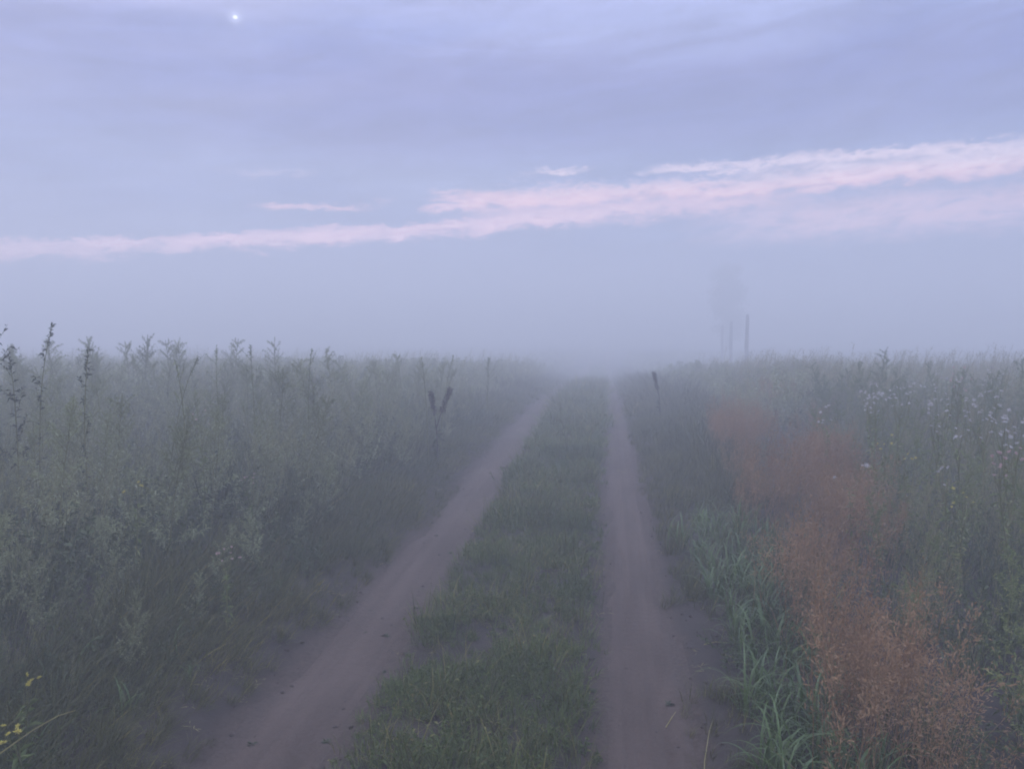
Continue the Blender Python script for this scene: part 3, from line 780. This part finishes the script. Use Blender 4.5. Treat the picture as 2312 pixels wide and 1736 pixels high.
# ------------------------------------------------------------------ dark dock seed spikes
def spike(pts, rad_, n, q, f):
    P, T = along(pts, q.uniform(0, 1, n)); u = q.normal(0, 1, (n, 3))
    env = np.sin(np.clip((np.arange(n) % 97) / 97, .05, .95) * 3.14) * .5 + .6
    P = P + unit(u) * (rad_ * env * q.uniform(.2, 1, n))[:, None]
    leaves(f, P, u + T * .5, q.uniform(.014, .028, n), .014, q)
def dock(label, x, y, spikes, seed):
    q = np.random.RandomState(seed)
    t = thing("dock_plant", label, "dock plant", (x, y, float(gz(x, y))), group="dark dock plants gone to seed")
    s = MB()
    fork = np.array([0.0, 0, 0.42])
    tube(s, np.array([[0, 0, -.03], [0.01, 0, .2], fork]), .008, .006, 5)
    for (dx_, top, r_) in spikes:
        pts = np.array([fork, fork + [dx_ * .35, 0, (top - .42) * .4], fork + [dx_ * .75, .01, (top - .42) * .75], [dx_, 0.02, top]])
        tube(s, pts, .006, .002, 5)
        f = MB(); spike(pts[1:], r_, 520, q, f)
        link("seed_spike", f.mesh("seed_spike", M["dock"]), t)
    f = MB(); P, T = along(np.array([[0, 0, .05], [0.01, 0, .2], fork]), q.uniform(0, 1, 16))
    leaves(f, P, q.normal(0, .7, (16, 3)) + [0, 0, .3], q.uniform(.08, .16, 16), .03, q)
    link("stem", s.mesh("dock_stem", M["dock"], True), t); link("leaf_cluster", f.mesh("dock_leaves", M["dark_leaf"]), t)
dock("dark dock plant with two seed spikes, the right one leaning right", -2.00, 9.0, ((-.07, .86, .027), (.17, .90, .036)), 21)
dock("single dark dock spike leaning left, right of the right track", 0.90, 13.0, ((-.10, .86, .03),), 22)

# ------------------------------------------------------------------ arching grass clumps at the right verge
arch_blades = []
for i in range(8):
    q = np.random.RandomState(500 + i); b = MB()
    n1 = 1
    blades(b, np.zeros((1, 3)), np.zeros(1), np.array([q.uniform(.24, .38)]), np.array([q.uniform(.008, .013)]), np.array([q.uniform(.0, .35)]), np.array([q.uniform(2.3, 3.0)]), 12, 1.75, np.array([q.uniform(.2, 1)]), np.zeros(1), q)
    arch_blades.append(b.mesh("arching_blade", M["arch"], True))
def arching_clump(label, x, y, s, seed, nb=13):
    q = np.random.RandomState(seed)
    t = thing("arching_grass", label, "grass clump", (x, y, float(gz(x, y))), group="arching grass clumps beside the right track", s=s); t["kind"] = "thing"
    b = MB(); n1 = 22
    a = q.uniform(0, 6.28, n1)
    blades(b, np.stack([np.cos(a) * .03, np.sin(a) * .03, np.zeros(n1)], -1), a, q.uniform(.10, .2, n1), np.full(n1, .006), np.abs(q.normal(0, .3, n1)), q.uniform(.5, 2.0, n1), 4, 1.4, None, None, q)
    link("tuft", b.mesh("arch_tuft", M["arch"]), t)
    for i in range(nb):
        o_ = link("blade", arch_blades[q.randint(8)], t)
        o_.location = (q.normal(0, .035), q.normal(0, .035), q.uniform(-.01, .03))
        o_.rotation_euler = (0, 0, q.uniform(0, 6.28)); k_ = q.uniform(.65, 1.15); o_.scale = (k_, k_, k_)
q = np.random.RandomState(77)
clumps = []
for _ in range(4000):
    y = 1.9 + 4.6 * q.uniform() ** 2.0; x = q.uniform(0.56, red_left(y) + 0.20)
    if 3.4 < y < 4.65 and x < 0.66: continue
    if y < 3.3 and x < 0.56: continue
    if all((x - a) ** 2 + (y - b_) ** 2 > 0.013 for a, b_, in clumps): clumps.append((x, y))
    if len(clumps) >= 72: break
for i, (x, y) in enumerate(clumps):
    arching_clump("pale green clump of arching blades between right track and reddish grass", x, y, q.uniform(.8, 1.15), 600 + i, 18 if y < 5 else 9)
for i, (x, y, lb) in enumerate(((-2.02, 2.95, "arching pale grass clump low in the left verge, largest of its few"), (-2.08, 2.55, "arching grass clump at the bottom left, beside yellow flowers"),
        (-1.92, 3.3, "small arching grass clump in the left verge, nearest the left track"), (-2.4, 3.1, "arching grass clump deep in the dark left thicket, near the bottom"), (-2.1, 3.45, "arching grass clump left of the pale flower cluster"))):
    arching_clump(lb, x, y, (.7, .7, .5, .8, .7)[i], 680 + i, 7)
print("clumps", len(clumps))

# ------------------------------------------------------------------ flowers
def petal_head(mat_, rad_, npet, seed, fluffy=False):
    q = np.random.RandomState(seed); b = MB()
    a = np.linspace(0, 6.283, npet, endpoint=False) + q.uniform(-.15, .15, npet)
    up_ = 0.9 if fluffy else 0.35
    D = np.stack([np.cos(a), np.sin(a), np.full(npet, up_) + q.uniform(-.3, .3, npet)], -1)
    leaves(b, np.zeros((npet, 3)), D, rad_ * q.uniform(.85, 1.1, npet), rad_ * (.5 if not fluffy else .4), q, None, .0)
    D2 = D * [1, 1, 0] + np.array([0, 0, 1.1]); leaves(b, np.zeros((npet, 3)), D2 + q.normal(0, .15, (npet, 3)), rad_ * q.uniform(.6, .9, npet), rad_ * .42, q, None, .0)
    b.add([(0, 0, rad_ * .3), (rad_ * .3, 0, rad_ * .1), (0, rad_ * .3, rad_ * .1), (-rad_ * .3, 0, rad_ * .1), (0, -rad_ * .3, rad_ * .1)], None, [(0, 1, 2), (0, 2, 3), (0, 3, 4), (0, 4, 1)], .1)
    return b.mesh("flower_head", mat_)
heads = {"white": [petal_head(M["white"], .017, 11, 700 + i) for i in range(3)],
         "pink": [petal_head(M["pinkp"], .020, 13, 710 + i, True) for i in range(3)],
         "yellow": [petal_head(M["yellow"], .015, 9, 720 + i) for i in range(3)]}
def flower_plant(name, label, group, kind, x, y, H, nh, sprd, seed, label_cat="flowering plant", hs_=1.0):
    q = np.random.RandomState(seed)
    t = thing(name, label, label_cat, (x, y, float(gz(x, y))), group=group)
    s = MB(); f = MB()
    st = curve((0, 0, -.03), (q.normal(0, .06), q.normal(0, .06), 1), H * .80, 7, 0, .03, q); tube(s, st, .0045, .002, 5)
    P, T = along(st, q.uniform(.1, 1, 60)); leaves(f, P, T * .4 + q.normal(0, .8, (60, 3)), q.uniform(.03, .07, 60), .012, q)
    ends = []
    for i in range(nh):
        tt = q.uniform(.62, 1); p0, T = along(st, np.array([tt])); a = q.uniform(0, 6.28)
        r_ = sprd * q.uniform(.2, 1); tip = np.array([p0[0][0] + math.cos(a) * r_, p0[0][1] + math.sin(a) * r_, H * q.uniform(.80, 1.0)])
        mid = (p0[0] * .5 + tip * .5) + np.array([math.cos(a), math.sin(a), -.3]) * r_ * .15
        tube(s, np.array([p0[0], mid, tip]), .0018, .0009, 3); ends.append(tip)
    link("stem", s.mesh("flower_stem", M["stem"], True), t); link("foliage", f.mesh("flower_foliage", M["gweed"]), t)
    for tip in ends:
        o_ = link("flower_head", heads[kind][q.randint(3)], t); o_.location = tip
        o_.rotation_euler = (q.normal(0.25, .45), q.normal(0, .45), q.uniform(0, 6.28)); k_ = q.uniform(.7, 1.25) * hs_; o_.scale = (k_, k_, k_)
q = np.random.RandomState(88)
g = "white flowering plants among the right weeds"
lab = "tall plant with loose white flower heads amid the crowd of white flowers at right"
wf = []
for _ in range(400):
    x, y = q.normal(2.75, .38), q.normal(6.6, .7)
    if all((x - a) ** 2 + (y - b_) ** 2 > .035 for a, b_ in wf): wf.append((x, y))
    if len(wf) >= 15: break
for i, (x, y) in enumerate(wf): flower_plant("white_flower", lab, g, "white", x, y, q.uniform(.98, 1.22), q.randint(6, 11), .13, 800 + i)
for i, (x, y, H, nh, lb) in enumerate((
        (2.42, 4.95, 1.02, 11, "white flowering plant at the right edge, most heads of the pair there"),
        (2.58, 5.10, 1.06, 9, "white flowering plant at the right edge, behind the fuller one"),
        (1.95, 6.9, .92, 7, "lone white flowering plant at the top edge of the reddish grass"),
        (3.5, 7.4, 1.22, 9, "faint white flowering plant on the right skyline"),
        (2.05, 4.75, .78, 4, "sparse white flowering plant low in front of the right weeds"),
        (1.60, 5.2, .72, 3, "sparse white flowering plant rising out of the reddish grass"))):
    flower_plant("white_flower", lb, g, "white", x, y, H, nh, .12, 830 + i)
for i, (x, y, H, nh, lb) in enumerate((
        (2.30, 4.55, .92, 14, "plant with pinkish fluffy heads at the right edge, under the white flowers"),
        (3.05, 7.3, 1.24, 12, "tall plant with faded pinkish heads on the right skyline"))):
    flower_plant("pink_flower", lb, "plants with pinkish heads at right", "pink", x, y, H, nh, .10, 850 + i, hs_=0.85)
for i, (x, y, H, nh, lb) in enumerate((
        (1.98, 5.9, .82, 5, "yellow flowering plant left of its yellow neighbour by the reddish grass"),
        (2.02, 5.35, .78, 4, "yellow flowering plant just right of the reddish grass, with two pale heads"),
        (2.02, 4.6, .68, 6, "upright yellow flowering plant low in the green right of the reddish grass"),
        (-1.95, 2.30, .33, 5, "low yellow flowering plant in the bottom left corner by the straw stalk"),
        (-2.15, 2.55, .34, 4, "low yellow flowering plant at the left edge, near the bottom corner"),
        (-2.75, 4.2, .75, 3, "sparse yellow flowering plant in the dark left thicket"))):
    flower_plant("yellow_flower", lb, "yellow flowering plants", "yellow", x, y, H, nh, .07, 870 + i)
# pale flower clusters in the left verge
for i, (x, y, H, nh, lb) in enumerate((
        (-2.05, 3.9, .46, 10, "pale flat flower cluster at the edge of the left verge grass"),
        (-2.45, 5.2, .62, 7, "faded brownish flower cluster halfway up the left thicket"),
        (-3.0, 5.4, 1.0, 4, "plant with a few pale heads high in the left thicket"))):
    flower_plant("pale_flower", lb, "pale flower clusters on the left", "pink", x, y, H, nh, .08, 890 + i, hs_=.6)

# ------------------------------------------------------------------ straw and sprigs on the ground
def stalk(label, pts, r_, name="straw_stalk"):
    s = MB(); pts = np.array(pts, float); tube(s, pts, r_, r_ * .5, 5, .6)
    o_ = link(name, s.mesh(name, M["straw"], True)); o_["label"] = label; o_["category"] = "straw"; o_["group"] = "dry straw stalks"
stalk("long dry stalk lying slantwise through the bottom left corner", [(-2.0, 2.1, .20), (-1.95, 2.20, .255), (-1.90, 2.29, .29), (-1.87, 2.37, .30), (-1.85, 2.43, .29)], .0026)
def gp(x, y, up_=.012): return (x, y, float(gz(x, y)) + up_)
stalk("short pale straw on the bare soil beside the right track", [gp(.52, 3.98), gp(.58, 4.0, .016), gp(.64, 4.0)], .0025)
stalk("second pale straw on bare soil, nearest the arching grass", [gp(.60, 3.86), gp(.66, 3.80, .02), gp(.70, 3.74)], .0022)
stalk("small pale straw lying on the right track near its edge", [gp(.27, 3.22, .016), gp(.30, 3.28, .02), gp(.32, 3.33, .016)], .0025)
stalk("bent straw lying along the right edge of the right track", [gp(.37, 2.75), gp(.39, 2.9, .03), gp(.43, 3.08, .03), gp(.46, 3.2)], .002)
sprigs = []
for i in range(4):
    q2 = np.random.RandomState(900 + i); b = MB(); n1 = 16; a = q2.uniform(0, 6.28, n1)
    D = np.stack([np.cos(a), np.sin(a), q2.uniform(.1, 1.1, n1)], -1)
    leaves(b, q2.normal(0, .008, (n1, 3)) * [1, 1, .2], D, q2.uniform(.02, .05, n1), .012, q2)
    sprigs.append(b.mesh("weed_sprig", M["dark_leaf"]))
q = np.random.RandomState(99)
spots = [(q.uniform(-1.5, -1.05), 2.5 + 5 * q.uniform() ** 1.6) for _ in range(18)] + [(q.uniform(-.10, .0), q.uniform(2.6, 6)) for _ in range(8)]
for i, (x, y) in enumerate(spots):
    o_ = link("weed_sprig", sprigs[i % 4]); o_.location = gp(x, y, .004); o_.rotation_euler = (0, 0, q.uniform(0, 6.28)); k_ = q.uniform(.35, .85); o_.scale = (k_, k_, k_ * .8)
    o_["category"] = "sprig"
    o_["label"] = "tiny dark sprig growing on the dirt of the left track" if x < -1 else "tiny dark sprig growing along the left rim of the right track"
    o_["group"] = "sprigs on the left track" if x < -1 else "sprigs along the right track"
o_ = link("weed_sprig", sprigs[1]); o_.location = gp(.30, 3.42, .008); o_.scale = (.8, .8, .6); o_["category"] = "sprig"; o_["label"] = "single dark sprig on the right rim of the right track"

def clod(seed):
    q2 = np.random.RandomState(seed); b = MB(); V = []; r1 = 7
    for zz, rr in ((-.3, .8), (.25, .95), (.6, .55)):
        V += [(math.cos(a) * rr * q2.uniform(.75, 1.2), math.sin(a) * rr * q2.uniform(.75, 1.2), zz * q2.uniform(.8, 1.2)) for a in np.linspace(0, 6.283, r1, endpoint=False)]
    V.append((0, 0, .75)); V = np.array(V) * .008
    qd = [(i * r1 + j, i * r1 + (j + 1) % r1, (i + 1) * r1 + (j + 1) % r1, (i + 1) * r1 + j) for i in range(2) for j in range(r1)]
    b.add(V, qd, [(2 * r1 + j, 2 * r1 + (j + 1) % r1, 3 * r1) for j in range(r1)])
    return b.mesh("clod", M["crumb"])
M["crumb"] = plain_mat("soil_crumb", (0.040, 0.029, 0.022), (0.095, 0.070, 0.054), 30, 0.95, 0.5, 200)
def m_clod(x, y, u):
    dl_ = np.minimum(np.abs(x - LT), np.abs(x - RT)); patch = vnoise(x * 4, y * 2.2, 95)
    return ((dl_ < .36) & (u < np.clip(.10 + .9 * np.clip(dl_ - .08, 0, 1) * 2 + .25 * patch, .02, 1))) | ((x > .4) & (x < .68) & (y > 3.4) & (y < 4.7) & (u < .6))
P, q = field(208, -1.75, .75, 1.8, 11, 210, m_clod, 6, 1.0)
n_ = len(P); P[:, 2] += .004; s_ = (0.35 + q.uniform(0, 1, n_) ** 3 * 1.5)[:, None] * np.array([[1, 1, .8]])
scatter("soil_crumbs", [clod(960 + i) for i in range(5)], P, q.uniform(0, 6.28, n_), q.normal(0, .3, (n_, 2)), s_, 8)
def litter(seed):
    q2 = np.random.RandomState(seed); b = MB(); n1 = 5
    P_ = np.stack([q2.normal(0, .03, n1), q2.normal(0, .03, n1), q2.uniform(.006, .014, n1)], -1); a = q2.uniform(0, 6.28, n1)
    leaves(b, P_, np.stack([np.cos(a), np.sin(a), q2.normal(0, .08, n1)], -1), q2.uniform(.02, .07, n1), .0035, q2, None, .0)
    return b.mesh("litter", M["straw"])
def m_lit(x, y, u):
    dl_ = np.minimum(np.abs(x - LT), np.abs(x - RT)); return (u < np.clip((dl_ - .12) * 2.2, .04, .8))
P, q = field(209, -1.9, .85, 1.8, 9, 34, m_lit, 6, 1.0)
n_ = len(P); scatter("grass_litter", [litter(970 + i) for i in range(5)], P, q.uniform(0, 6.28, n_), np.zeros((n_, 2)), q.uniform(.5, 1.1, n_)[:, None] * np.ones((1, 3)), 9)

# ------------------------------------------------------------------ moon behind the cloud veil
mm, n = new_mat("moon_glow")
tcx = n.new("ShaderNodeTexCoord")
mv_n = n.noise(tcx.outputs["Object"], 1.6, 3, .5)
em = n.new("ShaderNodeEmission"); n.put(em.inputs[0], n.mix(mv_n, (1.3, 1.35, 1.45), (1.7, 1.8, 1.8))); em.inputs[1].default_value = 1.0
o = n.new("ShaderNodeOutputMaterial"); n.t.links.new(em.outputs[0], o.inputs[0])
b = MB(); D_ = 3000.0; r_ = D_ * math.tan(rad(0.115)); us, vs = 24, 14
V = []; qd = []
for j in range(vs + 1):
    for i in range(us):
        ph = math.pi * j / vs; th = 2 * math.pi * i / us
        V.append((math.sin(ph) * math.cos(th), math.sin(ph) * math.sin(th), math.cos(ph)))
for j in range(vs):
    for i in range(us): qd.append((j * us + i, (j + 1) * us + i, (j + 1) * us + (i + 1) % us, j * us + (i + 1) % us))
b.add(V, qd)
mo = link("moon", b.mesh("moon", mm, True)); mo.location = cam.location + mv * D_
mo.scale = (r_ * 1.25, r_, r_ * 0.85)
mo["label"] = "small bright moon glowing through the clouds at upper left"; mo["category"] = "moon"
